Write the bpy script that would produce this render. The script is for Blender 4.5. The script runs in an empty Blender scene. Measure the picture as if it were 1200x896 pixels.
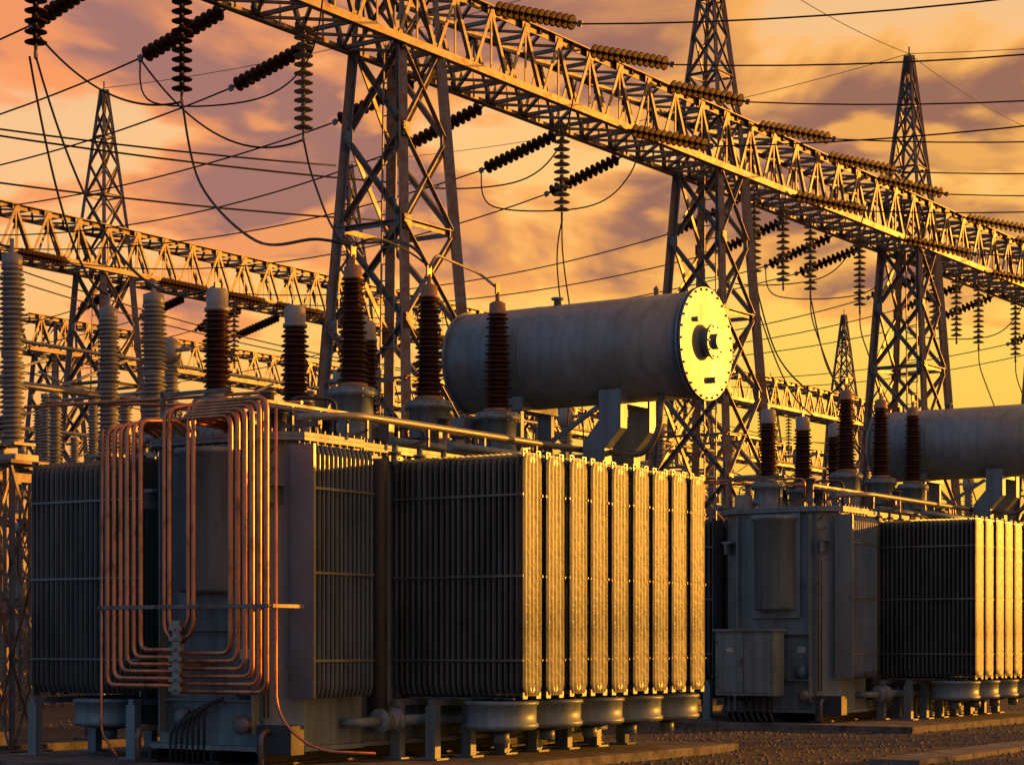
import bpy, math, random
from mathutils import Vector, Matrix
random.seed(7)
scene = bpy.context.scene
V = Vector

# ---------------------------------------------------------------- materials
def mat(name, col, rough=.5, metal=0.0, var=.2, scale=3.0, stretch=(1,1,1), rust=None, rust_lo=.6, rust_hi=.72,
        bump=0.0, bscale=40.0, spec=.5, coat=0.0, streak=0.0):
    m = bpy.data.materials.new(name); m.use_nodes = True
    nt = m.node_tree; N = nt.nodes; L = nt.links
    b = N['Principled BSDF']
    tc = N.new('ShaderNodeTexCoord'); mp = N.new('ShaderNodeMapping'); mp.inputs['Scale'].default_value = stretch
    L.new(tc.outputs['Object'], mp.inputs['Vector'])
    n = N.new('ShaderNodeTexNoise'); n.inputs['Scale'].default_value = scale; n.inputs['Detail'].default_value = 4
    n.inputs['Roughness'].default_value = .62
    L.new(mp.outputs[0], n.inputs['Vector'])
    r = N.new('ShaderNodeValToRGB')
    r.color_ramp.elements[0].position = .3; r.color_ramp.elements[1].position = .7
    r.color_ramp.elements[0].color = tuple(c*(1-var) for c in col)+(1,)
    r.color_ramp.elements[1].color = tuple(min(1,c*(1+var)) for c in col)+(1,)
    L.new(n.outputs['Fac'], r.inputs[0]); out = r.outputs[0]
    if rust:
        n2 = N.new('ShaderNodeTexNoise'); n2.inputs['Scale'].default_value = scale*2.3; n2.inputs['Detail'].default_value = 5
        n2.inputs['Roughness'].default_value = .7
        L.new(mp.outputs[0], n2.inputs['Vector'])
        r2 = N.new('ShaderNodeValToRGB'); r2.color_ramp.elements[0].position = rust_lo; r2.color_ramp.elements[1].position = rust_hi
        L.new(n2.outputs['Fac'], r2.inputs[0])
        mx = N.new('ShaderNodeMixRGB'); mx.inputs[2].default_value = tuple(rust)+(1,)
        L.new(r2.outputs[0], mx.inputs[0]); L.new(out, mx.inputs[1]); out = mx.outputs[0]
    if streak:
        mp3 = N.new('ShaderNodeMapping'); mp3.inputs['Scale'].default_value = (9,9,.35); L.new(tc.outputs['Object'], mp3.inputs['Vector'])
        n4 = N.new('ShaderNodeTexNoise'); n4.inputs['Scale'].default_value = 1.0; n4.inputs['Detail'].default_value = 3; L.new(mp3.outputs[0], n4.inputs['Vector'])
        r4 = N.new('ShaderNodeValToRGB'); r4.color_ramp.elements[0].position=.42; r4.color_ramp.elements[1].position=.62
        s=1-streak; r4.color_ramp.elements[0].color=(1,1,1,1); r4.color_ramp.elements[1].color=(s,s,s,1)
        L.new(n4.outputs['Fac'], r4.inputs[0])
        mx = N.new('ShaderNodeMixRGB'); mx.blend_type='MULTIPLY'; mx.inputs[0].default_value=1
        L.new(out, mx.inputs[1]); L.new(r4.outputs[0], mx.inputs[2]); out=mx.outputs[0]
    L.new(out, b.inputs['Base Color'])
    rr = N.new('ShaderNodeMapRange'); rr.inputs['From Min'].default_value = .3; rr.inputs['From Max'].default_value = .7
    rr.inputs['To Min'].default_value = max(0.02, rough-.08); rr.inputs['To Max'].default_value = min(1, rough+.12)
    L.new(n.outputs['Fac'], rr.inputs['Value']); L.new(rr.outputs[0], b.inputs['Roughness'])
    b.inputs['Metallic'].default_value = metal
    b.inputs['Specular IOR Level'].default_value = spec
    b.inputs['Coat Weight'].default_value = coat
    if bump:
        n3 = N.new('ShaderNodeTexNoise'); n3.inputs['Scale'].default_value = bscale; n3.inputs['Detail'].default_value = 2
        L.new(tc.outputs['Object'], n3.inputs['Vector'])
        bp = N.new('ShaderNodeBump'); bp.inputs['Strength'].default_value = bump; bp.inputs['Distance'].default_value = .02
        L.new(n3.outputs['Fac'], bp.inputs['Height']); L.new(bp.outputs[0], b.inputs['Normal'])
    return m

M_RAD   = mat('radiator_paint', (.185,.21,.215), .36, .5, .3, 2.2, (1,1,.35), rust=(.16,.13,.10), rust_lo=.58, rust_hi=.8, bump=.2, bscale=14)
M_TANK  = mat('tank_paint', (.215,.29,.325), .45, .1, .2, 1.3, (1,1,.4), rust=(.15,.16,.165), rust_lo=.54, rust_hi=.76, bump=.1, bscale=9, streak=.25)
M_CONS  = mat('conservator_paint', (.225,.28,.315), .40, .25, .18, 1.6, (1,1,.5), rust=(.17,.165,.16), rust_lo=.56, rust_hi=.8, bump=.08, bscale=6, streak=.18)
M_STEEL = mat('galvanised_steel', (.20,.19,.185), .44, .45, .35, 2.5, (1,1,1), rust=(.17,.075,.03), rust_lo=.47, rust_hi=.66)
M_COPPER= mat('copper_pipe', (.68,.28,.15), .34, .9, .3, 3.0, (1,1,.5), rust=(.22,.085,.05), rust_lo=.5, rust_hi=.72)
M_BROWN = mat('brown_porcelain', (.055,.019,.013), .32, 0, .3, 5, spec=.4)
M_BRST  = mat('brown_disc_glaze', (.045,.017,.012), .55, 0, .3, 5, spec=.12)
M_GREY  = mat('grey_porcelain', (.27,.28,.29), .38, 0, .18, 5)
M_CAP   = mat('cast_aluminium', (.32,.31,.29), .45, .4, .2, 6)
M_BRONZ = mat('bronze_cap', (.33,.19,.12), .42, .5, .25, 6)
M_WIRE  = mat('conductor_wire', (.03,.025,.025), .6, .2, .2, 2)
M_DARK  = mat('dark_steel', (.035,.042,.05), .55, .1, .3, 3)
M_CONC  = mat('concrete', (.17,.16,.15), .9, 0, .35, 1.5, rust=(.07,.065,.06), rust_lo=.45, rust_hi=.62, bump=.5, bscale=30)
M_TREE  = mat('tree_foliage', (.035,.04,.025), .9, 0, .5, .3)
M_WALL  = mat('render_wall', (.24,.21,.18), .9, 0, .2, .6)
M_LABEL = mat('white_label', (.6,.59,.55), .6, 0, .1, 3)
M_STONE = mat('gravel_stone', (.13,.115,.105), .9, 0, .5, 3)

# ---------------------------------------------------------------- mesh builder
class MB:
    def __init__(s, mats): s.v=[]; s.f=[]; s.mi=[]; s.sm=[]; s.mats=mats; s.m=0; s.smooth=False
    def face(s, idx, sm=None):
        s.f.append(idx); s.mi.append(s.m); s.sm.append(s.smooth if sm is None else sm)
    def box(s, x0,x1,y0,y1,z0,z1, M=None):
        b=len(s.v)
        for z in (z0,z1):
            for x,y in ((x0,y0),(x1,y0),(x1,y1),(x0,y1)):
                p=V((x,y,z)); s.v.append(M@p if M else p)
        for q in ((0,3,2,1),(4,5,6,7),(0,1,5,4),(1,2,6,5),(2,3,7,6),(3,0,4,7)):
            s.face([b+i for i in q], False)
    def prism(s, poly, z0, z1, M=None):
        b=len(s.v); n=len(poly)
        for z in (z0,z1):
            for x,y in poly:
                p=V((x,y,z)); s.v.append(M@p if M else p)
        s.face([b+i for i in reversed(range(n))], False); s.face([b+n+i for i in range(n)], False)
        for i in range(n):
            j=(i+1)%n; s.face([b+i,b+j,b+n+j,b+n+i], False)
    def profile(s, p, q, prof, up=V((0,0,1)), flip=1):
        d=(q-p); L=d.length
        if L<1e-5: return
        d/=L
        if abs(d.dot(up))>.97: up=V((1,0,0)) if abs(d.x)<.9 else V((0,1,0))
        x=d.cross(up).normalized(); y=x.cross(d).normalized()
        b=len(s.v); n=len(prof)
        for o in (p,q):
            for (a,c) in prof: s.v.append(o+x*a*flip+y*c)
        for i in range(n):
            j=(i+1)%n; s.face([b+i,b+j,b+n+j,b+n+i], False)
        s.face([b+i for i in range(n)], False); s.face([b+n+i for i in reversed(range(n))], False)
    def angle(s, p, q, w, t=None, up=V((0,0,1)), flip=1):
        t=t or w*.16
        s.profile(p,q,[(-w/2,-w/2),(w/2,-w/2),(w/2,-w/2+t),(-w/2+t,-w/2+t),(-w/2+t,w/2),(-w/2,w/2)],up,flip)
    def bar(s, p, q, w, h=None, up=V((0,0,1))):
        h=h or w
        s.profile(p,q,[(-w/2,-h/2),(w/2,-h/2),(w/2,h/2),(-w/2,h/2)],up)
    def tube(s, pts, r, seg=8, sm=True):
        pts=[V(p) for p in pts]; n=len(pts); b=len(s.v)
        t=(pts[1]-pts[0]).normalized()
        ref=V((0,0,1)) if abs(t.z)<.9 else V((1,0,0))
        nx=t.cross(ref).normalized()
        for i in range(n):
            if i==0: t=(pts[1]-pts[0])
            elif i==n-1: t=(pts[-1]-pts[-2])
            else: t=(pts[i+1]-pts[i]).normalized()+(pts[i]-pts[i-1]).normalized()
            t=t.normalized(); nx=(nx-t*nx.dot(t)).normalized(); ny=t.cross(nx)
            for k in range(seg):
                a=2*math.pi*k/seg; s.v.append(pts[i]+nx*math.cos(a)*r+ny*math.sin(a)*r)
        for i in range(n-1):
            for k in range(seg):
                l=(k+1)%seg
                s.face([b+i*seg+k,b+i*seg+l,b+(i+1)*seg+l,b+(i+1)*seg+k], sm)
        s.face([b+k for k in reversed(range(seg))], False); s.face([b+(n-1)*seg+k for k in range(seg)], False)
    def lathe(s, prof, seg=20, M=None, sm=True):
        b=len(s.v); n=len(prof)
        for r,z in prof:
            for k in range(seg):
                a=2*math.pi*k/seg; p=V((r*math.cos(a),r*math.sin(a),z)); s.v.append(M@p if M else p)
        for i in range(n-1):
            for k in range(seg):
                l=(k+1)%seg
                s.face([b+i*seg+k,b+i*seg+l,b+(i+1)*seg+l,b+(i+1)*seg+k], sm)
        if prof[0][0]>1e-4: s.face([b+k for k in reversed(range(seg))], False)
        if prof[-1][0]>1e-4: s.face([b+(n-1)*seg+k for k in range(seg)], False)
    def cyl(s, p, q, r, seg=16, sm=True): 
        s.tube([p,q], r, seg, sm)
    def mesh(s, name):
        me=bpy.data.meshes.new(name); me.from_pydata([tuple(p) for p in s.v],[],s.f)
        for m in s.mats: me.materials.append(m)
        me.polygons.foreach_set('material_index', s.mi); me.polygons.foreach_set('use_smooth', s.sm)
        me.update(); return me
def obj(name, me, parent=None, loc=(0,0,0), rot=None, scale=None):
    o=bpy.data.objects.new(name, me); scene.collection.objects.link(o)
    o.location=loc
    if rot is not None:
        if hasattr(rot,'to_euler'): o.rotation_euler=rot.to_euler()
        else: o.rotation_euler=rot
    if scale: o.scale=scale
    if parent: o.parent=parent
    return o
def fillet(pts, r, n=5):
    pts=[V(p) for p in pts]; out=[pts[0]]
    for i in range(1,len(pts)-1):
        a,b,c=pts[i-1],pts[i],pts[i+1]
        rr=min(r,(a-b).length*.48,(c-b).length*.48)
        p=b+(a-b).normalized()*rr; q=b+(c-b).normalized()*rr
        for k in range(n+1):
            t=k/n; out.append(p*(1-t)**2+b*2*t*(1-t)+q*t*t)
    out.append(pts[-1]); return out
def T(x,y,z): return Matrix.Translation((x,y,z))

def sheds(z0, z1, R, core, pitch, R1=None, alt=.85):
    R1=R1 or R; n=max(1,int((z1-z0)/pitch)); p=(z1-z0)/n; out=[(core,z0)]
    for i in range(n):
        t=i/n; rr=(R*(1-t)+R1*t)*(alt if i%2 else 1); cc=core*(1-t)+core*(R1/R)*t; z=z0+i*p
        out+= [(cc,z+.12*p),(rr*.97,z+.10*p),(rr,z+.2*p),(rr*.97,z+.34*p),(cc*1.12,z+.72*p),(cc,z+.95*p)]
    out.append((core*(R1/R),z1)); return out

# ---------------------------------------------------------------- transformer
def panel(mb, L, w, z0, z1, th, place):
    n=11; b=len(mb.v)
    lv=[(z0,.72,.35),(z0+.05,.86,.8),(z0+.12,1,1),(z1-.12,1,1),(z1-.05,.86,.8),(z1,.72,.35)]
    for z,ws,ts in lv:
        for side in (1,-1):
            for j in range(n):
                f=j/(n-1)-.5
                tt=th*(.28 if j in (0,n-1) else (1 if j%2 else .45))*ts
                mb.v.append(place(side*tt, f*w*ws, z))
    m=2*n
    for i in range(len(lv)-1):
        o=b+i*m; q=o+m
        for j in range(n-1):
            mb.face([o+j,o+j+1,q+j+1,q+j], False)
            mb.face([o+n+j+1,o+n+j,q+n+j,q+n+j+1], False)
        mb.face([o,q,q+n,o+n], False); mb.face([o+n-1,o+2*n-1,q+2*n-1,q+n-1], False)
    o=b+(len(lv)-1)*m
    for j in range(n-1):
        mb.face([b+j+1,b+j,b+n+j,b+n+j+1], False); mb.face([o+j,o+j+1,o+n+j+1,o+n+j], False)

Z0,Z1=.94,3.94
def radiator_mesh():
    mb=MB([M_RAD,M_DARK]); W=1.93; n=23; rr=random.Random(2)
    for i in range(n):
        x=-W+W*i/(n-1)+rr.uniform(-.004,.004)*(0 if i==n-1 else 1)
        panel(mb,0,.43,Z0,Z1,.019,lambda u,v,z,x=x:V((x+u,v,z)))
    for z in (Z0+.09,Z1-.09):
        mb.tube([(-W-.14,0,z),(.012,0,z)],.05,12)
    for z in (1.38,2.42,3.42):
        for y in (-.225,.225):
            mb.box(-W-.02,.018,y-.006,y+.006,z-.013,z+.013)
    for x in (-.01,-W+.01):
        for y in (-.155,.155):
            mb.box(x-.012,x+.012,y-.05,y+.05,Z1-.05,Z1+.035)
            mb.box(x-.012,x+.012,y-.05,y+.05,Z0-.035,Z0+.05)
            mb.cyl(V((x-.02,y,Z1+.01)),V((x+.03,y,Z1+.01)),.014,6,False)
    return mb.mesh('radiator')
def side_radiator_mesh():
    mb=MB([M_RAD]); L=1.12; n=14
    for i in range(n):
        y=-2.1+L*i/(n-1)
        panel(mb,0,.30,Z0,Z1,.017,lambda u,v,z,y=y:V((-1.70+v,y+u,z)))
    for z in (Z0+.09,Z1-.09):
        mb.tube([(-1.70,-2.13,z),(-1.70,-.93,z)],.045,10)
        mb.tube([(-1.70,-1.5,z),(-2.0,-1.5,z)],.05,10)
    for z in (1.38,2.42,3.42): mb.box(-1.549,-1.54,-2.12,-.96,z-.015,z+.015)
    mb.box(-1.88,-1.53,-2.165,-2.125,Z0,Z1)
    return mb.mesh('side_radiator')

def tank_mesh():
    mb=MB([M_TANK,M_STEEL,M_DARK,M_CONC,M_LABEL])
    poly=[(-4.2,-1.9),(-3.85,-2.25),(-2.2,-2.25),(-1.86,-1.93),(-1.86,-.8),(-2.02,-.6),(-2.02,5.3),(-4.2,5.3)]
    mb.prism(poly,.36,4.0)
    cx,cy=-3.05,1.5
    big=[(cx+(x-cx)*1.075,cy+(y-cy)*1.03) for x,y in poly]
    mb.prism(big,4.003,4.05); mb.prism(big,4.055,4.10)
    mb.prism(big,.30,.357)
    mb.m=1
    for i in range(len(big)):
        a=V((*big[i],0)); b=V((*big[(i+1)%len(big)],0)); L=(b-a).length; k=int(L/.14)
        for j in range(k):
            p=a.lerp(b,(j+.5)/k); p=p+(V((cx,cy,0))-p).normalized()*.04
            mb.cyl(V((p.x,p.y,3.97)),V((p.x,p.y,4.14)),.014,6,False)
    mb.m=0
    prof=[(.02,2.18),(.40,2.2),(.43,2.24),(.43,3.84),(.47,3.86),(.47,3.93),(.02,3.95)]
    mb.lathe(prof,28,T(-3.0,-2.26,0))
    mb.box(-3.5,-2.5,-2.34,-2.252,2.05,3.98)
    for x in (-3.75,-2.28):
        mb.box(x-.012,x+.012,-2.40,-2.252,.5,3.95)
    for z in (.9,1.75):
        mb.box(-3.75,-2.28,-2.33,-2.252,z-.012,z+.012)
    mb.m=4; mb.box(-2.58,-2.42,-2.262,-2.2525,1.40,1.52); mb.m=0
    for x,z in ((-3.5,.68),(-2.5,1.05)):
        mb.lathe([(.02,0),(.15,0),(.15,.025),(.10,.03),(.10,.06),(.02,.06)],18,T(x,-2.33,z)@Matrix.Rotation(math.pi/2,4,'X')@T(0,0,-.075))
    for x in (-4.0,-2.05):
        mb.box(x-.1,x+.1,-2.36,-2.15,3.45,3.49); mb.box(x-.012,x+.012,-2.42,-2.1,3.25,3.45)
    for y in (-.4,.5,1.4,2.3,3.2,4.1,5.0):
        mb.box(-2.018,-1.93,y-.012,y+.012,.5,3.9); mb.box(-4.29,-4.202,y-.012,y+.012,.5,3.9)
    mb.m=2; mb.lathe([(.09,.5),(.11,.55),(.11,3.85),(.08,3.9)],16,T(-1.85,-.45,0)); mb.m=0
    mb.m=1
    for x,z in ((-2.12,3.9),(-2.06,3.7)):
        mb.tube(fillet([(x,-2.2,z),(x,-2.36,z-.1),(x,-2.36,.7)],.08),.016,6)
    mb.m=2
    for x in (-4.0,-3.0,-2.2):
        mb.box(x-.12,x+.12,-2.3,5.4,.27,.297); mb.box(x-.02,x+.02,-2.3,5.4,.16,.27); mb.box(x-.12,x+.12,-2.3,5.4,.13,.16)
    mb.m=0
    for x,ya,yb in ((-1.30,-.1,4.9),(-1.85,-.1,4.9),(-4.6,-2.0,2.9),(-6.35,-2.0,2.9)):
        mb.box(x-.04,x+.04,ya,yb,.80,.88)
        y=ya+.05
        while y<yb:
            mb.box(x-.075,x+.075,y-.06,y+.06,.13,.80); mb.box(x-.15,x+.15,y-.13,y+.13,.122,.145); y+=.8 if x>-2 else 1.1
    for i in range(9):
        y=.23+i*.545; mb.box(-1.84,-.25,y-.03,y+.03,.885,.905)
    mb.m=3; mb.box(-6.9,.0,-3.1,5.9,-.3,.12)
    mb.m=1
    for x in (-3.9,-1.95):
        mb.tube(fillet([(x,-2.3,.55),(x,-2.62,.55),(x,-2.62,.15)],.12),.035,8)
    mb.lathe([(.02,0),(.12,0),(.12,.03),(.07,.03),(.07,.2),(.12,.2),(.12,.23),(.02,.23)],14,T(-2.35,-2.3,.62)@Matrix.Rotation(math.pi/2,4,'X'))
    mb.m=2
    for i in range(7):
        x=-3.6+i*.09; mb.tube(fillet([(x,-2.36,.13),(x,-2.36,.5+.05*i),(x+.3,-2.36,.75+.03*i)],.1),.018,6)
    mb.box(-2.12,-1.6,-2.5,-2.26,.28,.62)
    mb.m=0
    mb.tube([(-1.62,-.35,.62),(-1.62,4.9,.62)],.07,12)
    mb.lathe([(.02,0),(.16,0),(.16,.04),(.12,.05),(.12,.32),(.16,.33),(.16,.37),(.02,.37)],18,T(-1.62,-.4,.62)@Matrix.Rotation(math.pi/2,4,'X'))
    mb.tube(fillet([(-1.62,-.78,.62),(-1.62,-1.2,.62),(-2.0,-1.2,.62)],.15),.06,10)
    return mb.mesh('tank')

def fan_mesh():
    mb=MB([M_TANK,M_DARK])
    mb.lathe([(.02,.87),(.43,.87),(.47,.86),(.47,.82),(.44,.81),(.44,.60),(.465,.58),(.465,.54),(.41,.51),(.30,.50)],32)
    mb.m=1; mb.lathe([(.30,.50),(.1,.46),(.02,.46)],20)
    for k in range(6):
        a=k*math.pi/3; mb.box(-.42,.42,-.008,.008,.872,.90,Matrix.Rotation(a,4,'Z'))
    mb.m=0; mb.lathe([(.02,.33),(.10,.34),(.10,.48),(.02,.48)],14)
    return mb.mesh('cooling_fan')

def bushing_mesh(kind):
    if kind=='hv': mb=MB([M_TANK,M_BROWN,M_BRONZ]); zt=4.88; R=.215; R1=.165; zs=6.28; core=.13
    else: mb=MB([M_TANK,M_BROWN,M_CAP]); zt=4.62; R=.20; R1=.185; zs=5.72; core=.125
    mb.lathe([(.02,4.1),(.36,4.1),(.36,4.15),(.27,4.155),(.27,zt-.12),(.33,zt-.11),(.33,zt-.05),(.30,zt-.045),(.30,zt),(.2,zt+.003),(.02,zt+.003)],24)
    for k in range(12):
        a=k*math.pi/6; p=V((.305*math.cos(a),.305*math.sin(a),0)); mb.cyl(p+V((0,0,zt-.13)),p+V((0,0,zt-.02)),.016,6,False)
    mb.m=2; mb.lathe([(.19,zt+.004),(.2,zt+.01),(.2,zt+.05),(core+.01,zt+.09)],24)
    mb.m=1; mb.lathe(sheds(zt+.09,zs,R,core,.062,R1),28)
    mb.m=2
    if kind=='hv':
        mb.lathe([(.10,zs),(.14,zs+.005),(.145,zs+.03),(.12,zs+.05),(.115,zs+.17),(.06,zs+.2),(.03,zs+.21),(.03,zs+.33),(.0,zs+.33)],20)
        mb.box(-.012,.012,-.05,.05,zs+.3,zs+.45)
    else:
        mb.lathe([(.12,zs),(.16,zs+.005),(.16,zs+.05),(.135,zs+.055),(.14,zs+.25),(.11,zs+.29),(.0,zs+.29)],20)
        mb.box(-.015,.015,-.05,.05,zs+.25,zs+.37)
    return mb.mesh(kind+'_bushing')

def conservator_mesh():
    mb=MB([M_CONS,M_STEEL,M_CAP]); r=.745; x0,x1=-3.75,.2; ya,zc=4.4,5.77
    Mx=T(0,ya,zc)@Matrix.Rotation(math.pi/2,4,'Y')
    mb.lathe([(.05,x0-.16),(.3,x0-.145),(.55,x0-.09),(.69,x0-.02),(r,x0+.03),(r,x0+.6),(r,x1-.05)],56,Mx)
    mb.lathe([(.02,x1+.055),(r+.045,x1+.055),(r+.045,x1+.03),(r+.005,x1+.028),(r+.005,x1+.0),(r+.045,x1-.002),(r+.045,x1-.03),(r+.002,x1-.032)][::-1],56,Mx,False)
    for k in range(28):
        a=2*math.pi*k/28; p=V((x1-.05,ya+(r+.012)*math.cos(a),zc+(r+.012)*math.sin(a)))
        mb.cyl(p,p+V((.13,0,0)),.018,6,False)
    mb.lathe([(r+.004,x0+1.3),(r+.006,x0+1.305),(r+.006,x0+1.33),(r+.004,x0+1.335)],56,Mx)
    mb.lathe([(r+.002,x0+.02),(r+.03,x0+.022),(r+.03,x0+.06),(r+.002,x0+.062)],56,Mx,False)
    def disc(cy,cz,rr,x,h): mb.lathe([(.01,x+h),(rr,x+h),(rr,x)][::-1],24,T(0,cy,cz)@Matrix.Rotation(math.pi/2,4,'Y'),False)
    disc(ya,zc+.02,.20,x1+.056,.10); disc(ya,zc+.02,.25,x1+.1565,.035); disc(ya,zc+.02,.11,x1+.192,.07)
    for k in range(10):
        a=2*math.pi*k/10; p=V((x1+.15,ya+.215*math.cos(a),zc+.02+.215*math.sin(a))); mb.cyl(p,p+V((.06,0,0)),.014,6,False)
    disc(ya+.1,zc-.5,.045,x1+.056,.10); disc(ya-.35,zc+.3,.035,x1+.056,.06)
    mb.lathe([(.05,r-.02),(.05,r+.09),(.09,r+.09),(.09,r+.12),(.0,r+.12)],12,T(-2.2,ya,zc))
    mb.lathe([(.035,r-.02),(.035,r+.08),(.05,r+.09),(.0,r+.15)],12,T(-.55,ya,zc))
    mb.lathe([(.03,r-.02),(.03,r+.1),(.0,r+.11)],12,T(-3.2,ya,zc))
    mb.m=0
    for xb in (-2.66,-1.02):
        mb.box(xb-.16,xb+.16,ya-.5,ya+.5,zc-.80,zc-.60)
    for y in (ya-.42,ya+.42):
        mb.box(-2.78,-2.54,y-.04,y+.04,4.11,zc-.60)
        mb.box(-2.86,-2.46,y-.12,y+.12,4.103,4.125)
        pl=[(-1.20,zc-.6),(-.84,zc-.6),(-.84,4.62),(-1.10,4.34),(-1.10,3.98),(-1.46,3.98),(-1.46,4.44),(-1.20,4.74)]
        b=len(mb.v)
        for yy in (y-.09,y+.09):
            for (x,z) in pl: mb.v.append(V((x,yy,z)))
        n=len(pl)
        for o,rv in ((0,False),(n,True)):
            for q in ((0,1,2,7),(7,2,3,6),(6,3,4,5)):
                q=[b+o+i for i in q]; mb.face(q[::-1] if rv else q,False)
        for i in range(n):
            j=(i+1)%n; mb.face([b+i,b+j,b+n+j,b+n+i],False)
    mb.box(-2.02,-1.47,ya-.5,ya+.5,4.02,4.14)
    mb.bar(V((-1.25,ya-.42,4.95)),V((-2.54,ya-.42,4.2)),.06)
    mb.m=1
    mb.tube(fillet([(-.3,ya-.3,zc-.7),(-.3,ya-.35,zc-1.2),(-.55,ya-.35,zc-1.55),(-1.9,ya-.35,4.4)],.3),.045,10)
    return mb.mesh('conservator_tank')

def top_gear_mesh():
    mb=MB([M_TANK,M_STEEL,M_COPPER,M_DARK,M_CAP]); rnd=random.Random(3)
    mb.m=4
    mb.tube(fillet([(-2.0,-1.9,4.30),(-1.62,-1.2,4.36),(-1.62,4.9,4.36),(-2.1,5.2,4.36)],.2),.045,10)
    mb.tube(fillet([(-2.2,-2.3,4.42),(-2.2,4.0,4.42),(-2.2,4.0,4.1)],.15),.025,8)
    mb.m=0
    mb.tube([(-1.0,-.1,4.05),(-1.0,4.75,4.05)],.055,12)
    mb.tube([(-1.95,-.05,4.16),(-1.95,4.9,4.16)],.06,12)
    mb.tube([(-4.4,-2.0,4.16),(-4.4,2.8,4.16)],.06,12)
    for i in range(9):
        y=.02+i*.545
        mb.tube(fillet([(-1.9,y,3.86),(-1.95,y,3.9),(-1.95,y,4.16)],.06),.045,8)
        mb.lathe([(.09,4.0),(.09,4.03)],12,T(-1.95,y,0))
    mb.m=1
    for y in (-1,.3,1.6,2.9,4.2):
        mb.bar(V((-1.62,y,4.1)),V((-1.62,y,4.32)),.03); mb.bar(V((-2.0,y,4.1)),V((-1.6,y,4.2)),.03)
    for y in [ -2.1+.55*i for i in range(14)]:
        mb.bar(V((-2.35,y,4.1)),V((-2.35,y,4.5)),.03)
    mb.bar(V((-2.35,-2.1,4.5)),V((-2.35,5.1,4.5)),.035)
    mb.bar(V((-4.0,-1.2,4.3)),V((-2.2,-1.2,4.3)),.06)
    for i in range(80):
        x=rnd.uniform(-4.1,-2.1); y=rnd.uniform(-2.1,5.1); mb.m=rnd.choice((0,1,3,4))
        if rnd.random()<.55:
            r=rnd.uniform(.03,.10); h=rnd.uniform(.1,.55)
            mb.lathe([(.0,4.1),(r*1.4,4.1),(r*1.4,4.13),(r,4.135),(r,4.1+h),(r*1.3,4.1+h),(r*1.3,4.13+h),(0,4.14+h)],12,T(x,y,0))
        else:
            w=rnd.uniform(.05,.14); h=rnd.uniform(.08,.35); mb.box(x-w,x+w,y-w*.7,y+w*.7,4.103,4.1+h)
    mb.m=3
    for i in range(26):
        x=rnd.uniform(-4.1,-2.1); y=rnd.uniform(-2,4.5); x2=rnd.uniform(-4.1,-2.1); y2=y+rnd.uniform(-.6,1.2); h=rnd.uniform(4.2,4.7)
        mb.tube(fillet([(x,y,4.1),(x,y,h),(x2,y2,h),(x2,y2,4.1)],.12),rnd.choice((.012,.018,.026)),6)
    mb.m=0
    mb.tube(fillet([(-3.1,2.6,4.1),(-3.1,2.6,4.62),(-3.1,4.4,4.8),(-3.1,4.4,5.1)],.2),.05,10)
    mb.box(-3.24,-2.96,3.1,3.45,4.56,4.82)
    mb.m=1
    for y in (-1.9,-.4): 
        mb.bar(V((-4.15,y,4.1)),V((-4.15,y,4.75)),.05); mb.bar(V((-4.15,y,4.7)),V((-3.0,y,4.7)),.05)
    mb.m=2
    mb.tube(fillet([(-6.9,-1.6,4.75),(-4.0,-1.7,4.68),(-2.7,-1.7,4.66),(-2.7,-1.7,4.3)],.1),.022,8)
    mb.tube(fillet([(-6.9,-1.2,4.85),(-4.0,-1.3,4.62),(-2.4,-1.3,4.56)],.1),.022,8)
    return mb.mesh('cover_fittings')

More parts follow.
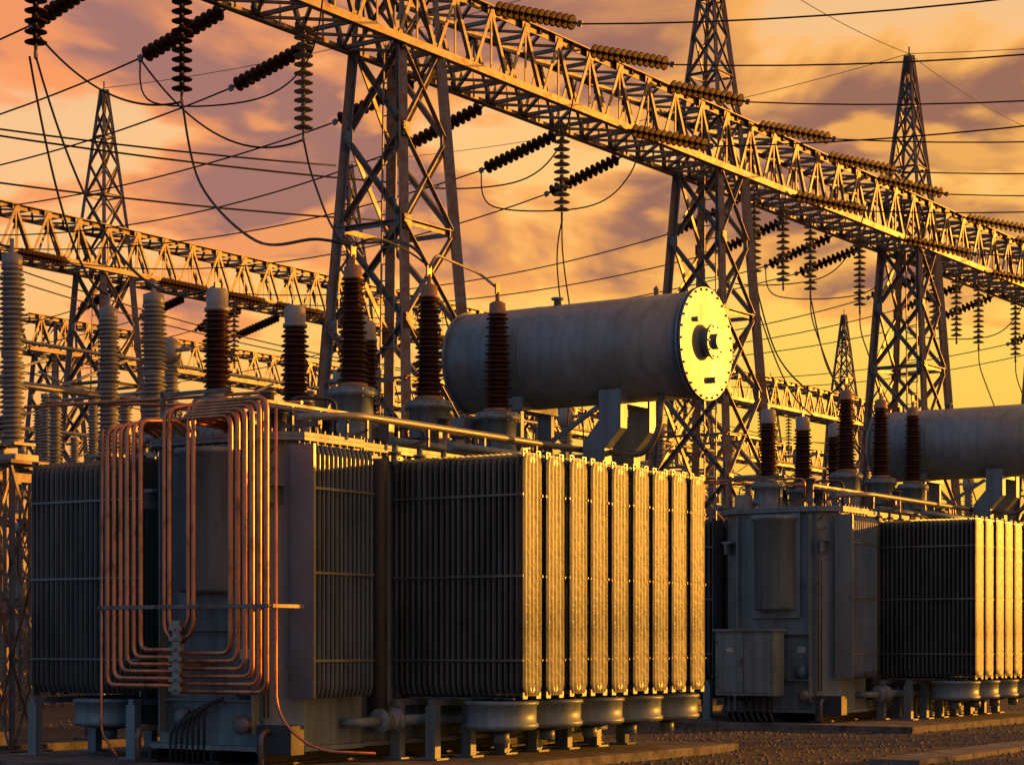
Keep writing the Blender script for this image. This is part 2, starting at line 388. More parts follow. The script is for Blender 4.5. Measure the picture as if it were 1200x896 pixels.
def copper_mesh():
    mb=MB([M_COPPER,M_STEEL,M_CAP]); a=-2.86; r=.031
    xt=-3.02
    for i in range(6):
        x=-4.16+.108*i; zb=1.08+.085*i; zt=4.20+.012*i
        mb.tube(fillet([(xt-.08,a,zb),(x,a,zb),(x,a,zt),(x+.04,a+.6,zt+.06),(x+.05,a+.95,4.1)],.13,7),r,10)
    for i in range(6):
        x=-1.67-.108*i; zb=1.02+.09*i; zt=4.42-.035*i
        mb.tube(fillet([(xt+.08,a,zb),(x,a,zb),(x,a,zt),(-2.72-.06*i,a,zt),(-2.78-.06*i,a+.9,zt-.02),(-2.78-.06*i,a+.95,4.1)],.14,7),r,10)
    for i,(x,zb) in enumerate(((-3.24,1.62),(-3.16,1.72),(-2.86,1.72),(-2.78,1.62))):
        s=-1 if x<xt else 1
        mb.tube(fillet([(xt+.06*s,a,zb-.02),(x,a,zb+.12),(x,a,4.34+.03*i),(x+.15,a+.5,4.5),(x+.15,a+.9,4.2)],.1,6),r*.9,10)
    mb.tube(fillet([(-1.62,-2.75,4.3),(-1.62,-2.75,.75),(-1.2,-2.6,.35),(-.6,-2.2,.32)],.35,8),.018,8)
    mb.tube(fillet([(-4.25,a,4.2),(-4.25,a-.02,.5),(-4.0,a,.2)],.1,6),.018,8)
    mb.m=2
    mb.box(xt-.055,xt+.055,a-.05,a+.03,.98,1.86)
    for i in range(7):
        z=1.04+i*.12
        mb.box(xt-.10,xt+.10,a-.065,a-.052,z-.025,z+.025)
        mb.cyl(V((xt,a-.1,z)),V((xt,a-.05,z)),.018,6,False)
    mb.m=1
    for z in (2.02,):
        mb.box(-4.28,-1.6,a-.045,a-.034,z-.022,z+.022); mb.box(-4.28,-1.6,a+.034,a+.045,z-.022,z+.022)
        for x in (-4.26,-3.35,-2.65,-1.62): 
            mb.box(x-.02,x+.02,a+.045,-2.25,z-.02,z+.02)
            mb.cyl(V((x,a-.07,z)),V((x,a+.06,z)),.016,6,False)
    mb.box(xt-.03,xt+.03,a+.03,-2.25,1.3,1.36)
    return mb.mesh('copper_cooling_pipes')

def cabinet_mesh():
    mb=MB([M_TANK,M_DARK,M_LABEL,M_STEEL])
    mb.box(-3.9,-2.72,-3.0,-2.55,.62,1.80); mb.box(-3.94,-2.68,-3.06,-2.52,1.803,1.84)
    mb.box(-3.84,-3.32,-3.02,-3.003,.68,1.74); mb.box(-3.30,-2.78,-3.02,-3.003,.68,1.74)
    mb.m=3; mb.box(-3.36,-3.34,-3.06,-3.02,1.15,1.32)
    for z in (.8,1.6): mb.box(-3.86,-3.84,-3.035,-3.02,z-.04,z+.04)
    mb.m=2; mb.box(-3.66,-3.53,-3.026,-3.0205,1.42,1.49)
    mb.m=1
    for i in range(8):
        x=-3.8+i*.13; mb.tube(fillet([(x,-2.8,.63),(x,-2.8,.3),(x+.1,-2.8,.12)],.1),.025,6)
    mb.m=3; mb.box(-3.8,-3.7,-2.56,-2.24,.9,1.0); mb.box(-2.9,-2.8,-2.56,-2.24,.9,1.0)
    return mb.mesh('control_cabinet')

ME=dict(rad=radiator_mesh(),side=side_radiator_mesh(),tank=tank_mesh(),fan=fan_mesh(),hv=bushing_mesh('hv'),
    lv=bushing_mesh('lv'),cons=conservator_mesh(),top=top_gear_mesh(),cu=copper_mesh(),cab=cabinet_mesh())
AX=V((.5425,.84,0)); UX=V((.84,-.5425,0)); ANG=math.atan2(-.5425,.84)
def transformer(shift, first):
    e=bpy.data.objects.new('power_transformer',None); scene.collection.objects.link(e)
    e.location=V((.125,25.1,0))+AX*shift; e.rotation_euler=(0,0,ANG); e.empty_display_size=1
    obj('tank',ME['tank'],e)
    obj('cover_fittings',ME['top'],e); obj('conservator_tank',ME['cons'],e)
    rj=random.Random(4)
    for i in range(9):
        obj('radiator',ME['rad'],e,(rj.uniform(-.008,.008),.23+i*.545,rj.uniform(-.006,.006)),(0,0,rj.uniform(-.008,.008)))
    for i in range(9):
        obj('radiator',ME['rad'],e,(-4.52,-1.70+i*.545,0))
    obj('side_radiator',ME['side'],e)
    for i in range(5): obj('cooling_fan',ME['fan'],e,(-.50,.3+i*1.08,0))
    for i in range(4): obj('cooling_fan',ME['fan'],e,(-5.45,-1.5+i*1.1,0))
    for i in range(3): obj('hv_bushing',ME['hv'],e,(-2.6,1.705*i,0))
    for i in range(3): obj('lv_bushing',ME['lv'],e,(-3.47,-1.65+1.54*i,0))
    if first: obj('copper_cooling_pipes',ME['cu'],e)
    else: obj('control_cabinet',ME['cab'],e)
    return e
t1=transformer(0,True); t2=transformer(15.75,False)
def tw(b,a,z,shift=0): return V((.125,25.1,0))+AX*(a+shift)+UX*b+V((0,0,z))

# ---------------------------------------------------------------- lattice structures
GA=V((.5665,.824,0)); GB=V((-.824,.5665,0)); GANG=math.atan2(.824,.5665)
def hw(z, peak=True):
    if z<=14.4: return 1.4+(0.52-1.4)*z/14.4
    return .52+(.07-.52)*(z-14.4)/(18.85-14.4)
def tower_mesh(peak=True):
    mb=MB([M_STEEL,M_CONC])
    lv=[.25,3.0,5.5,7.7,9.6,11.4,13.1,14.4]
    if peak: lv+=[15.5,16.5,17.35,18.1,18.85]
    C=((-1,-1),(1,-1),(1,1),(-1,1))
    for i in range(len(lv)-1):
        z0,z1=lv[i],lv[i+1]; h0,h1=hw(z0),hw(z1); lw=.19 if z0<13 else .10; bw=.10 if z0<13 else .06
        for k in range(4):
            a=C[k]; b=C[(k+1)%4]
            p0=V((a[0]*h0,a[1]*h0,z0)); p1=V((a[0]*h1,a[1]*h1,z1)); q0=V((b[0]*h0,b[1]*h0,z0)); q1=V((b[0]*h1,b[1]*h1,z1))
            nrm=V(((a[0]+b[0])/2,(a[1]+b[1])/2,0))
            mb.angle(p0,p1,lw,up=V((a[0],a[1],0)).normalized(),flip=1)
            ins=nrm*.012
            mb.angle(p0-ins,q1-ins,bw,up=nrm); mb.angle(q0+ins,p1+ins,bw,up=nrm)
            if i in (0,3,6,7,9) : mb.angle(p1,q1,bw,up=nrm)
            if i<6:
                for P in (p1,q1):
                    mid=(P+ (p1+q1)/2*.12)/1.12
                    mb.bar(mid-V((0,0,.13))+nrm*.02,mid+V((0,0,.13))+nrm*.02,.22 if abs(nrm.y)>.5 else .012,.012 if abs(nrm.y)>.5 else .22,up=V((0,1,0)))
            if i<3:
                c=(p0+q1)/2; mb.angle((p0+p1)/2,c,.055,up=nrm); mb.angle((q0+q1)/2,c,.055,up=nrm)
    for a in C:
        mb.m=1; h=hw(0); mb.box(a[0]*h-.3,a[0]*h+.3,a[1]*h-.3,a[1]*h+.3,-.2,.3); mb.m=0
    if peak:
        mb.cyl(V((0,0,18.7)),V((0,0,19.1)),.025,6)
    for i in range(40):
        z=.8+i*.32; h=hw(z); mb.bar(V((-h-.02,-h*.55-.15,z)),V((-h-.02,-h*.55+.15,z)),.022)
    for s in (-.16,.16):
        mb.bar(V((-hw(.5)-.02,-hw(.5)*.55+s,.5)),V((-hw(13)-.02,-hw(13)*.55+s,13)),.03)
    return mb.mesh('steel_lattice_tower')
TW=tower_mesh(True); TWN=tower_mesh(False)
def beam_mesh(s0,s1):
    mb=MB([M_STEEL]); zb,zt,w=13.1,14.4,.66; n=max(1,round((s1-s0)/1.25)); p=(s1-s0)/n
    for y in (-w,w):
        for z,sg in ((zb,1),(zt,-1)):
            mb.angle(V((s0,y,z)),V((s1,y,z)),.15,up=V((0,0,sg)),flip=1 if y>0 else -1)
    for i in range(n):
        x0=s0+i*p; x1=x0+p; xm=(x0+x1)/2
        for y in (-w,w):
            o=.015 if y>0 else -.015
            mb.angle(V((x0,y+o,zb)),V((xm,y+o,zt)),.08,up=V((0,1,0))); mb.angle(V((xm,y-o,zt)),V((x1,y-o,zb)),.08,up=V((0,1,0)))
            mb.angle(V((xm,y,zb)),V((xm,y,zt)),.05,up=V((0,1,0)))
            yy=y+(.03 if y>0 else -.03)
            mb.box(x0-.14,x0+.14,yy-.006,yy+.006,zb-.06,zb+.16); mb.box(xm-.14,xm+.14,yy-.006,yy+.006,zt-.16,zt+.06)
            for dx,dz in ((-.09,.0),(.09,.0),(-.05,.09),(.05,.09)):
                sg=.012 if y>0 else -.012
                mb.box(x0+dx-.015,x0+dx+.015,yy+sg-.006,yy+sg+.006,zb+dz-.015,zb+dz+.015)
        for z in (zb,zt):
            mb.angle(V((x0,-w,z+.01)),V((x1,w,z+.01)),.065,up=V((0,0,1))); mb.angle(V((x0,w,z-.01)),V((x1,-w,z-.01)),.065,up=V((0,0,1)))
            mb.angle(V((x0,-w,z)),V((x0,w,z)),.075,up=V((0,0,1)))
    return mb.mesh('lattice_gantry_beam')
def gantry(O, towers, s0, s1):
    for s,pk in towers:
        obj('steel_lattice_tower', TW if pk else TWN, None, O+GA*s, (0,0,GANG))
    obj('lattice_gantry_beam', beam_mesh(s0,s1), None, O, (0,0,GANG))
G1=V((-2.25,40,0)); G2=V((-12.75,64,0)); G3=V((-11.5,92,0)); G0=G1-GB*35
gantry(G1,[(-13,1),(0,1),(12.6,1),(24.6,1),(37,1)],-14.5,50)
gantry(G2,[(-13,1),(0,1),(12.1,1),(24.5,0),(37,0),(53.4,1)],-16,66)
gantry(G3,[(-12,0),(4,0),(20,0),(36,0),(50,1)],-14,60)
gantry(G0,[(0,1),(12.6,1),(24.6,1),(37,1)],-2,50)

# ---------------------------------------------------------------- insulator strings & conductors
def string_mesh(m_disc, n=12, pitch=.165, R=.18):
    mb=MB([M_STEEL,m_disc]); z=0
    mb.cyl(V((0,0,0)),V((0,0,.14)),.025,6); z=.12
    for i in range(n):
        mb.m=0 if m_disc is not M_BRST else 1
        mb.lathe([(.02,z),(.05,z+.005),(.05,z+.06),(.035,z+.065)],8,T(0,0,0))
        mb.m=1; mb.lathe([(.04,z+.05),(.10,z+.062),(R,z+.095),(R*.985,z+.112),(R*.7,z+.104),(.035,z+.12)],18)
        mb.m=0; mb.cyl(V((0,0,z+.1)),V((0,0,z+pitch+.01)),.018,6); z+=pitch
    mb.cyl(V((0,0,z)),V((0,0,z+.16)),.03,6); mb.box(-.02,.02,-.06,.06,z+.1,z+.2)
    return mb.mesh('insulator_string'), z+.16
S_BR,SL=string_mesh(M_BRST)
S_BD,_=string_mesh(M_BRST,13,.152,.15)
S_GD,_=string_mesh(mat('dark_grey_glass',(.15,.15,.15),.3,0,.2,4))
def put_string(p, d, me):
    d=d.normalized(); obj('insulator_string', me, None, p, d.to_track_quat('Z','Y')); return p+d*SL
def wire(p, q, sag, r=.017, n=22, name='power_line', wob=0):
    mb=MB([M_WIRE]); pts=[]
    for i in range(n+1):
        t=i/n; a=p.lerp(q,t); a.z-=4*sag*t*(1-t); pts.append(a)
    mb.tube(pts,r,6); return obj(name, mb.mesh(name))
def loop(pts, r=.017, name='jumper_cable'):
    pts=[V(p) for p in pts]; P=[pts[0]]+pts+[pts[-1]]; out=[]
    for i in range(1,len(P)-2):
        for k in range(9):
            t=k/9; a,b,c,d=P[i-1],P[i],P[i+1],P[i+2]
            out.append(.5*((2*b)+(c-a)*t+(2*a-5*b+4*c-d)*t*t+(3*b-a-3*c+d)*t**3))
    out.append(pts[-1]); mb=MB([M_WIRE]); mb.tube(out,r,6); return obj(name,mb.mesh(name))
def g(O,s,c,z): return O+GA*s+GB*c+V((0,0,z))

ends_l={}
for s in (-11.5,-9.3,-6.8,-4.1,-1.6,1.6,4.0,6.9,9.6,15.5,18.2,21.0,23,28,30.6,33.2,40,43):
    p=g(G1,s,.7,13.05); e=put_string(p, GB*2+V((0,0,-.5-.12*random.random())), S_BD); ends_l[s]=e
    q=g(G2,s-13.8,-.7,13.05); e2=put_string(q, -GB*2+V((0,0,-.5)), S_BD)
    wire(e,e2,.55+.25*random.random())
    if s in (4.0,6.9,18.2,-4.1,21.0,30.6): loop([e, e+V((.3,-.3,-.9)), g(G1,s,0,11.3), g(G1,s+.4,-.9,12.0), g(G1,s,-1.6,13.2)])
    q3=g(G2,s-13.8,.7,13.05); e3=put_string(q3, GB*2+V((0,0,-.5)), S_BD)
    if s<30: wire(e3, e3+GB*20+V((0,0,.3)), .7)
for s in (2.2,5.8,7.5,9.2,13.6,15.6,17.5,20.6,22.6,27,29,31,33,39,42,-4,-7,-10):
    p=g(G1,s,-.7,14.42 if s not in (7.5,15.6,22.6,29) else 13.05); e=put_string(p, -GB*2+V((0,0,-.58-.1*random.random())), S_BD)
    q=g(G0,s,.7,14.42); e2=put_string(q, GB*2+V((0,0,-.62)), S_BD)
    wire(e,e2,1.1+.4*random.random())
hang={}
for i,s in enumerate((-11.6,-9.3,-6.0,-2.8,5.9,14.9,18.1,21.2,30.0,33.2,42)):
    p=g(G1,s,0,13.1); hang[s]=put_string(p, V((0,0,-1)), S_BR if s in(-6.0,-9.3) else S_GD)
for s in (16.5,26.5,28.2): put_string(g(G1,s,0,13.1),V((0,0,-1)),S_GD)
for s in (-10,-7,6,9,18,21,30,33,44,47):
    put_string(g(G2,s,0,13.1), V((0,0,-1)), S_GD)
for a,b in ((-13,0),(0,12.6),(12.6,24.6),(24.6,37)):
    wire(g(G1,a,0,18.9),g(G1,b,0,18.9),.25,.010)
for s in (0,12.6,24.6):
    wire(g(G1,s,0,18.9),g(G0,s,0,18.9),1.2,.010)
    wire(g(G1,s,0,18.9),g(G2,s-13.8+1.2,0,18.9),.5,.010)
h1,h2,h3=[tw(-2.6,1.705*i,6.72) for i in range(3)]
l1,l2=[tw(-3.47,-1.65+1.54*i,6.05) for i in range(2)]
A=hang[-6.0]; wire(ends_l[-6.8],A,.5,.02,name='jumper_cable'); loop([A,A+V((.45,-.9,-1.6)),A.lerp(h1,.5)+V((0,0,-1.15)),h1+V((-.5,.3,.15)),h1],.022)
wire(ends_l[-4.1],hang[-2.8],.7,.02,name='jumper_cable')
wire(hang[-9.3],l1,1.3,.02,name='jumper_cable')
wire(hang[-9.3]+V((-.1,0,0)),V((-6.5,33,7.2)),.9,.02,name='jumper_cable')
A=hang[-2.8]; loop([A,A+V((.25,-.6,-.9)),A+V((.9,-2.5,-2.3)),h2+V((-.4,.9,.5)),h2],.022)
mbx=MB([M_CAP]); mbx.tube(fillet([h2+V((0,0,-.02)),h2+V((.1,0,.16)),h3+V((-.25,0,.16)),h3+V((0,0,-.05))],.15),.02,8); obj('bus_connector',mbx.mesh('bus_connector'))
loop([h1,h1+V((.3,.1,.12)),h2+V((-.3,-.1,.2)),h2],.015)
A=hang[5.9]; loop([A,A+V((.05,.1,-1)),A+V((.4,.3,-3.4)),A+V((.5,.4,-5))],.018); loop([A,A+V((-.1,.1,-1)),A+V((.15,.3,-3.4)),A+V((.1,.4,-5))],.018)
for s in (14.9,18.1,21.2,30.0,33.2):
    A=hang[s]; loop([A,A+V((.1,-.2,-.9)),A+V((.9,-1.2,-3.2)),A+V((2.4,-2.2,-4.6)),A+V((2.9,-2.5,-6.3))],.018)
T2h=[tw(-2.6,1.705*i,6.72,15.75) for i in range(3)]
loop([hang[14.9],hang[14.9].lerp(T2h[0],.3)+V((0,0,-1.2)),hang[14.9].lerp(T2h[0],.75)+V((0,0,-1.0)),T2h[0]],.02)
loop([hang[18.1],hang[18.1].lerp(T2h[1],.3)+V((0,0,-1.2)),hang[18.1].lerp(T2h[1],.75)+V((0,0,-1.0)),T2h[1]],.02)
for c,z,s0,s1 in ((9,9.6,-26,46),(10.4,9.8,-26,46),(14,8.3,-26,60),(15.5,8.4,-26,60)):
    for k in range(3):
        a=s0+(s1-s0)*k/3; b=s0+(s1-s0)*(k+1)/3
        wire(g(G1,a,c,z),g(G1,b,c,z),.7,.015)
for k,(z,c) in enumerate(((11.2,3.2),(10.6,4.4),(12.0,6.0))):
    wire(g(G1,-24,c+8,z+1.2),g(G1,3,c-2,z),.8,.02)

# ---------------------------------------------------------------- switchgear behind
def stand(mb,h,w,step=.7):
    C=((-1,-1),(1,-1),(1,1),(-1,1)); n=max(2,int(h/step))
    for i in range(n):
        z0=h*i/n; z1=h*(i+1)/n
        for k in range(4):
            a=C[k]; b=C[(k+1)%4]; p0=V((a[0]*w,a[1]*w,z0)); p1=V((a[0]*w,a[1]*w,z1)); q1=V((b[0]*w,b[1]*w,z1))
            mb.angle(p0,p1,.07,up=V((a[0],a[1],0)).normalized())
            nn=V(((a[0]+b[0])/2,(a[1]+b[1])/2,0)); qq0=V((b[0]*w,b[1]*w,z0))
            mb.bar(p0 if i%2 else qq0, q1 if i%2 else p1,.04,.012,up=nn)
    mb.box(-w-.12,w+.12,-w-.12,w+.12,h,h+.05)
def arrester(h, H, R, name, mp):
    mb=MB([M_STEEL,mp,M_CAP,M_CONC]); stand(mb,h,.24,1.25); mb.m=3; mb.box(-.4,.4,-.4,.4,-.2,.08)
    mb.m=2; mb.box(-.30,.30,-.22,.22,h+.055,h+.14)
    for x in(-.2,.2): mb.lathe([(.04,h+.14),(.06,h+.15),(.06,h+.26),(.04,h+.27)],10,T(x,0,0))
    mb.box(-.26,.26,-.2,.2,h+.27,h+.31)
    z=h+.31; Hh=(H-.2)/2
    for k in range(2):
        mb.m=2; mb.lathe([(.02,z),(R*.8,z),(R*.8,z+.05),(R*.6,z+.07)],20); mb.m=1
        mb.lathe(sheds(z+.07,z+Hh-.05,R,R*.6,.068,R*.97,.9),24); mb.m=2; mb.lathe([(R*.6,z+Hh-.06),(R*.8,z+Hh-.04),(R*.8,z+Hh),(.02,z+Hh)],20); z+=Hh
    mb.lathe([(R*.7,z+.002),(R*.75,z+.02),(R*.75,z+.16),(R*.3,z+.2),(.03,z+.22),(.03,z+.4),(0,z+.4)],20)
    return mb.mesh(name)
def put(name,me,x,y,rz=0): return obj(name,me,None,(x,y,0),(0,0,rz))
put('surge_arrester',arrester(4.1,2.7,.19,'surge_arrester',M_GREY),-7.08,29.0,ANG)
put('surge_arrester',arrester(4.3,2.4,.19,'surge_arrester_b',M_GREY),-6.50,33.0,ANG)
put('surge_arrester',arrester(4.4,2.35,.22,'surge_arrester_c',M_GREY),-5.60,32.0,ANG)
wire(V((-7.08,29,7.2)),hang[-11.6],.9,.02,name='jumper_cable')
mb=MB([M_TANK,M_STEEL]); mb.box(-.22,.22,-.12,.12,1.1,1.7); mb.box(-.24,.24,-.15,.14,1.702,1.73); mb.m=1; mb.bar(V((0,.14,-.1)),V((0,.14,1.9)),.07); put('junction_box',mb.mesh('junction_box'),-6.75,26.2,ANG)

def disconnector(h=4.6):
    mb=MB([M_STEEL,M_GREY,M_CAP,M_BROWN])
    for x in (-1.4,1.4):
        sub=len(mb.v); stand(mb,h,.16)
        for i in range(sub,len(mb.v)): mb.v[i]=mb.v[i]+V((x,0,0))
    mb.box(-2.3,2.3,-.14,.14,h+.052,h+.22)
    for x in (-1.9,0,1.9):
        mb.m=1; mb.lathe(sheds(h+.3,h+1.75,.16,.09,.07,.15),16,T(x,0,0)); mb.m=2
        mb.lathe([(.14,h+.222),(.14,h+.3),(.09,h+.31)],14,T(x,0,0)); mb.lathe([(.09,h+1.75),(.12,h+1.76),(.12,h+1.86),(.0,h+1.87)],14,T(x,0,0))
    mb.tube([(-2.3,0,h+1.93),(1.3,0,h+1.93)],.045,8); mb.tube([(.0,0,h+1.95),(1.9,0,h+2.7)],.03,8); mb.m=0
    mb.bar(V((-1.2,.15,.9)),V((-1.2,.15,h)),.04); mb.box(-1.35,-1.0,.17,.4,.9,1.5)
    return mb.mesh('disconnect_switch')
def breaker(h=3.2):
    mb=MB([M_STEEL,M_BROWN,M_CAP,M_TANK]); stand(mb,h,.3)
    mb.m=3; mb.box(-.5,.5,-.35,.35,h+.055,h+.6)
    mb.m=1; mb.lathe(sheds(h+.6,h+2.4,.17,.1,.07,.15),16); mb.m=2; mb.lathe([(.2,h+2.4),(.2,h+2.75),(.05,h+2.8)],14)
    for sg in (-1,1):
        R_=T(0,0,h+2.58)@Matrix.Rotation(sg*math.radians(72),4,'Y')
        mb.m=1; mb.lathe(sheds(.15,1.3,.15,.09,.07),16,R_); mb.m=2
        mb.lathe([(.12,1.3),(.12,1.5),(0,1.51)],12,R_)
    return mb.mesh('circuit_breaker')
def ct(h=3.4):
    mb=MB([M_STEEL,M_GREY,M_CAP]); stand(mb,h,.2); mb.m=2; mb.box(-.28,.28,-.28,.28,h+.055,h+.4)
    mb.m=1; mb.lathe(sheds(h+.4,h+2.2,.2,.13,.07,.17),18); mb.m=2; mb.lathe([(.14,h+2.2),(.19,h+2.25),(.2,h+2.4),(.19,h+2.6),(.08,h+2.7),(0,h+2.71)],18)
    mb.tube([(-.5,0,h+2.45),(.5,0,h+2.45)],.04,8)
    return mb.mesh('current_transformer')
DS,DS2,CB,CT2=disconnector(),disconnector(5.6),breaker(),ct(4.6)
rnd=random.Random(11)
for row,(c,kinds) in enumerate(((2.5,('current_transformer',CT2)),(5.5,('disconnect_switch',DS)),(8.5,('circuit_breaker',CB)),(12,('disconnect_switch',DS2)),(16,('current_transformer',CT2)),(19,('disconnect_switch',DS2)),(27,('disconnect_switch',DS2)),(33,('circuit_breaker',CB)))):
    s=-9+rnd.random()*2
    while s<52:
        p=g(G1,s,c,0)
        obj(kinds[0],kinds[1],None,p,(0,0,GANG+(math.pi/2 if kinds[0]!='disconnect_switch' else rnd.choice((0,math.pi/2)))))
        s+=rnd.uniform(3.4,5.2)
mb=MB([M_CAP])
for c,z in ((5.5,6.56),(12,7.56),(19,7.56),(14,9.0)): mb.tube([g(G1,-12,c,z),g(G1,52,c,z)],.05,8)
obj('tubular_busbar',mb.mesh('tubular_busbar'))
m2=MB([M_STEEL,M_GREY,M_CAP]); stand(m2,6.9,.2); m2.m=1; m2.lathe(sheds(6.98,8.9,.15,.09,.07),16); BS=m2.mesh('bus_support')
for s in (-10,2,14,26,38,50):
    obj('bus_support',BS,None,g(G1,s,14,0),(0,0,GANG))

# ---------------------------------------------------------------- ground
def gravel_mat():
    m=bpy.data.materials.new('gravel_ground'); m.use_nodes=True; N=m.node_tree.nodes; L=m.node_tree.links; b=N['Principled BSDF']
    tc=N.new('ShaderNodeTexCoord'); vo=N.new('ShaderNodeTexVoronoi'); vo.inputs['Scale'].default_value=18; L.new(tc.outputs['Object'],vo.inputs['Vector'])
    n=N.new('ShaderNodeTexNoise'); n.inputs['Scale'].default_value=.25; n.inputs['Detail'].default_value=5; L.new(tc.outputs['Object'],n.inputs['Vector'])
    r=N.new('ShaderNodeValToRGB'); r.color_ramp.elements[0].color=(.045,.04,.035,1); r.color_ramp.elements[1].color=(.16,.145,.13,1)
    mx=N.new('ShaderNodeMixRGB'); mx.blend_type='MULTIPLY'; mx.inputs[0].default_value=.7
    L.new(n.outputs['Fac'],r.inputs[0]); L.new(r.outputs[0],mx.inputs[1]); L.new(vo.outputs['Color'],mx.inputs[2]); L.new(mx.outputs[0],b.inputs['Base Color'])
    bp=N.new('ShaderNodeBump'); bp.inputs['Strength'].default_value=.9; bp.inputs['Distance'].default_value=.05; L.new(vo.outputs['Distance'],bp.inputs['Height']); L.new(bp.outputs[0],b.inputs['Normal'])
    b.inputs['Roughness'].default_value=.95; return m
mb=MB([gravel_mat()]); mb.v=[V((-3000,-500,0)),V((3000,-500,0)),V((3000,6000,0)),V((-3000,6000,0))]; mb.face([0,1,2,3]); obj('ground',mb.mesh('ground'))
mb=MB([M_STONE]); r3=random.Random(5)
for i in range(14000):
    x=r3.uniform(-9,18); y=r3.uniform(26,50); s=r3.uniform(.015,.05); b=len(mb.v)
    for k in range(3):
        a=k*2.09+r3.random(); mb.v.append(V((x+s*math.cos(a),y+s*math.sin(a),.002)))
    mb.v.append(V((x+s*.2,y,s*r3.uniform(.6,1.1))))
    mb.face([b,b+1,b+3]); mb.face([b+1,b+2,b+3]); mb.face([b+2,b,b+3])
obj('gravel',mb.mesh('gravel'))
mb=MB([M_CONC])
for i in range(34):
    mb.box(-.35,.35,i*1.0,i*1.0+.97,.0,.07)
obj('cable_trench',mb.mesh('cable_trench'),None,tw(3.2,4,0),(0,0,ANG))
mb=MB([M_CONC]); mb.box(-.08,.08,0,40,-.1,.14); obj('kerb',mb.mesh('kerb'),None,tw(-8.2,-4,0),(0,0,ANG))
mb=MB([M_TREE]); r4=random.Random(9)
cl=[]
x=-140
while x<200:
    cl.append((x,r4.uniform(225,270),r4.uniform(3.5,7.5),r4.uniform(3,5.5))); x+=r4.uniform(2.2,5)
for (cx,cy,h,w) in cl:
    mb.tube([(cx,cy,0),(cx,cy,h*.7)],.2,5)
    for k in range(75):
        a=r4.random()*6.28; rr=w*math.sqrt(r4.random()); z=h*(.25+.75*r4.random()); rr*=math.sqrt(max(.05,1-((z-h*.5)/(h*.55))**2)) if abs(z-h*.5)<h*.55 else .2
        c=V((cx+rr*math.cos(a),cy+rr*math.sin(a),z)); s=r4.uniform(.3,.75); b=len(mb.v)
        for q in range(4): mb.v.append(c+V((r4.uniform(-s,s),r4.uniform(-s,s),r4.uniform(-s,s))))
        mb.face([b,b+1,b+2]); mb.face([b,b+2,b+3])
obj('distant_trees',mb.mesh('distant_trees'))
mb=MB([M_WALL,M_DARK,M_CONC]); mb.box(-9,9,-4,4,0,4.2); mb.m=2; mb.box(-9.3,9.3,-4.3,4.3,4.203,4.5); mb.m=1
for i in range(6): mb.box(-8+i*2.8,-6.8+i*2.8,-4.06,-4.003,1.4,2.9)
mb.box(7.4,8.5,-4.06,-4.003,0,2.3)
obj('control_building',mb.mesh('control_building'),None,(-20,118,0),(0,0,GANG))

# ---------------------------------------------------------------- light
SA=math.radians(67); SE=math.radians(6.5)
sd=V((math.sin(SA)*math.cos(SE),math.cos(SA)*math.cos(SE),math.sin(SE)))
sl=bpy.data.lights.new('sun','SUN'); sl.energy=5.0; sl.angle=math.radians(.6); sl.color=(1,.36,.035)
so=bpy.data.objects.new('sun',sl); scene.collection.objects.link(so); so.rotation_euler=sd.to_track_quat('Z','Y').to_euler(); so.location=(60,60,30)

w=bpy.data.worlds.new('World'); scene.world=w; w.use_nodes=True; N=w.node_tree.nodes; L=w.node_tree.links; N.clear()
out=N.new('ShaderNodeOutputWorld'); bg=N.new('ShaderNodeBackground'); L.new(bg.outputs[0],out.inputs[0]); bg.inputs[1].default_value=1.0
def math_(op,a,b=None,c=None,clamp=False):
    n=N.new('ShaderNodeMath'); n.operation=op; n.use_clamp=clamp
    for i,x in enumerate((a,b,c)):
        if x is None: continue
        if isinstance(x,(int,float)): n.inputs[i].default_value=x
        else: L.new(x,n.inputs[i])
    return n.outputs[0]
def ramp(fac, els):
    n=N.new('ShaderNodeValToRGB'); cr=n.color_ramp
    while len(cr.elements)<len(els): cr.elements.new(.5)
    for e,(p,c) in zip(cr.elements,els): e.position=p; e.color=tuple(c)+(1,)
    L.new(fac,n.inputs[0]); return n.outputs[0]
def mix(f,a,b,mode='MIX'):
    n=N.new('ShaderNodeMixRGB'); n.blend_type=mode
    for i,x in enumerate((f,a,b)):
        if isinstance(x,(int,float)): n.inputs[i].default_value=x
        elif isinstance(x,tuple): n.inputs[i].default_value=x+(1,)
        else: L.new(x,n.inputs[i])
    return n.outputs[0]
def mr(v,a,b,c=0,d=1):
    n=N.new('ShaderNodeMapRange'); n.interpolation_type='SMOOTHSTEP'
    for i,x in zip((1,2,3,4),(a,b,c,d)): n.inputs[i].default_value=x
    L.new(v,n.inputs[0]); return n.outputs[0]
tc=N.new('ShaderNodeTexCoord'); sep=N.new('ShaderNodeSeparateXYZ'); L.new(tc.outputs['Generated'],sep.inputs[0])
X,Y,Z=sep.outputs
sunw=math_('ADD',math_('MULTIPLY',X,math.sin(SA)),math_('MULTIPLY',Y,math.cos(SA)))
zc=math_('MAXIMUM',Z,0.0)
warm=ramp(zc,[(0,(.85,.21,.045)),(.07,(.95,.33,.08)),(.14,(1.0,.50,.17)),(.24,(.93,.55,.28)),(.40,(.42,.37,.35)),(.6,(.15,.22,.33)),(1,(.08,.16,.29))])
gold=ramp(zc,[(0,(1.0,.38,.03)),(.06,(1.0,.54,.05)),(.14,(1.0,.63,.11)),(.26,(1.0,.56,.22)),(.45,(.40,.35,.33)),(.65,(.15,.22,.33)),(1,(.08,.16,.29))])
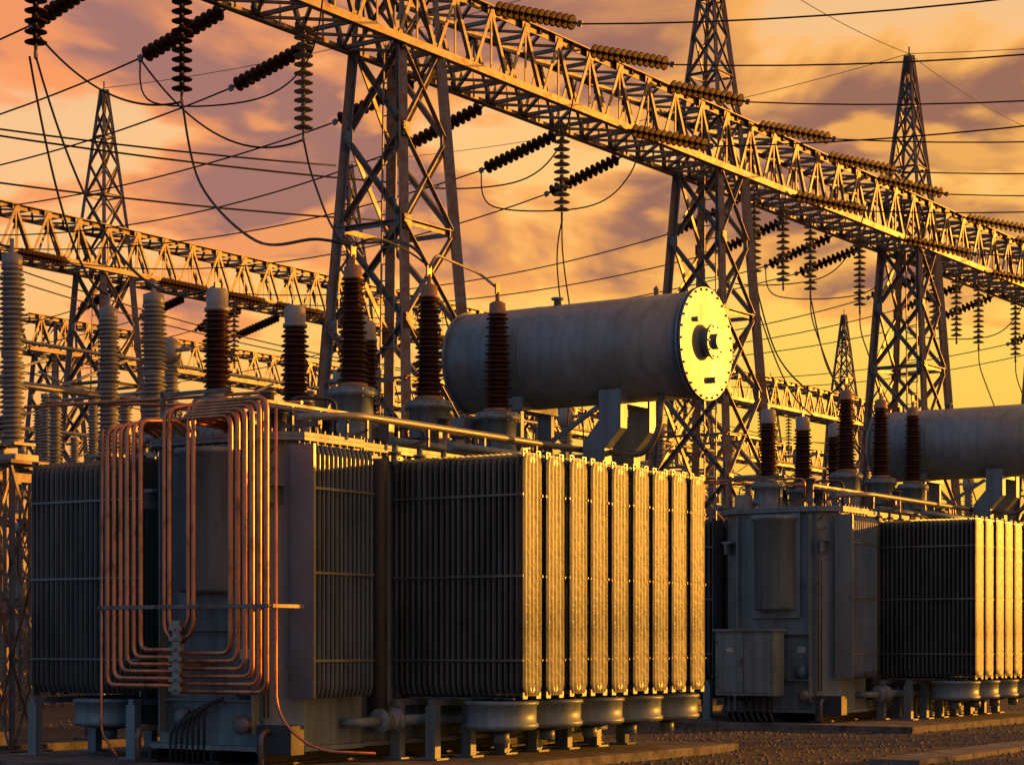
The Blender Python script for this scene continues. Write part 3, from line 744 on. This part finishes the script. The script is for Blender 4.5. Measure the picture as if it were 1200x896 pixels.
cool=ramp(zc,[(0,(.17,.25,.36)),(.15,(.15,.27,.42)),(.5,(.09,.19,.33)),(1,(.08,.16,.29))])
base=mix(mr(sunw,.08,.50),warm,gold)
base=mix(mr(sunw,-.25,.12),cool,base)
den=math_('ADD',zc,.10)
px=math_('DIVIDE',X,den); py=math_('DIVIDE',Y,den)
cb=N.new('ShaderNodeCombineXYZ'); L.new(px,cb.inputs[0]); L.new(py,cb.inputs[1])
def cnoise(loc,det):
    mp=N.new('ShaderNodeMapping'); mp.inputs['Rotation'].default_value=(0,0,math.radians(-10)); mp.inputs['Scale'].default_value=(.9,.70,1); mp.inputs['Location'].default_value=loc
    L.new(cb.outputs[0],mp.inputs[0])
    n1=N.new('ShaderNodeTexNoise'); n1.inputs['Scale'].default_value=2.2; n1.inputs['Detail'].default_value=det; n1.inputs['Roughness'].default_value=.5; n1.inputs['Distortion'].default_value=.3
    L.new(mp.outputs[0],n1.inputs['Vector']); return n1.outputs['Fac']
n1=cnoise((5.1,2.4,0),8); n2=cnoise((5.17,2.48,0),4)
bias=mr(zc,.10,.28,-.12,.085)
dens=math_('ADD',n1,bias)
cover=mr(dens,.46,.53)
thick=mr(dens,.49,.60)
lit=mr(math_('SUBTRACT',n1,n2),.0,.07)
edge=mix(mr(sunw,.15,.6),(1.0,.33,.11),(1.0,.46,.09))
dark=mix(mr(sunw,.15,.6),(.36,.155,.145),(.28,.115,.09))
ccol=mix(thick,edge,dark)
ccol=mix(math_('MULTIPLY',lit,.8),ccol,edge)
cside=mix(mr(sunw,-.25,.12),(.13,.19,.28),ccol)
sky=mix(math_('MULTIPLY',cover,.95),base,cside)
dot3=math_('ADD',math_('MULTIPLY',sunw,math.cos(SE)),math_('MULTIPLY',Z,math.sin(SE)))
aur=math_('POWER',math_('MAXIMUM',dot3,0.0),24.0)
sky=mix(1.0,sky,mix(1.0,mix(aur,(0.0,0.0,0.0),(1.0,1.0,1.0)),(2.4,.90,.10),'MULTIPLY'),'ADD')
st=N.new('ShaderNodeTexSky'); st.sky_type='NISHITA'; st.sun_disc=False; st.sun_elevation=SE; st.sun_rotation=SA; st.air_density=2.0; st.dust_density=3.0
nis=mix(1.0,st.outputs[0],(.007,.006,.005),'MULTIPLY')
tot=mix(1.0,sky,nis,'ADD')
gr=mix(mr(Z,-.03,0.0),(.06,.055,.05),tot)
L.new(gr,bg.inputs[0])

cam=bpy.data.cameras.new('camera'); co=bpy.data.objects.new('camera',cam); scene.collection.objects.link(co)
co.location=(0,0,1.6); co.rotation_euler=(math.radians(90),0,0); cam.lens=72; cam.sensor_width=36; cam.shift_y=304/1200; cam.clip_end=9000; cam.clip_start=.1
scene.camera=co
scene.view_settings.view_transform='Standard'; scene.view_settings.look='None'; scene.view_settings.exposure=0
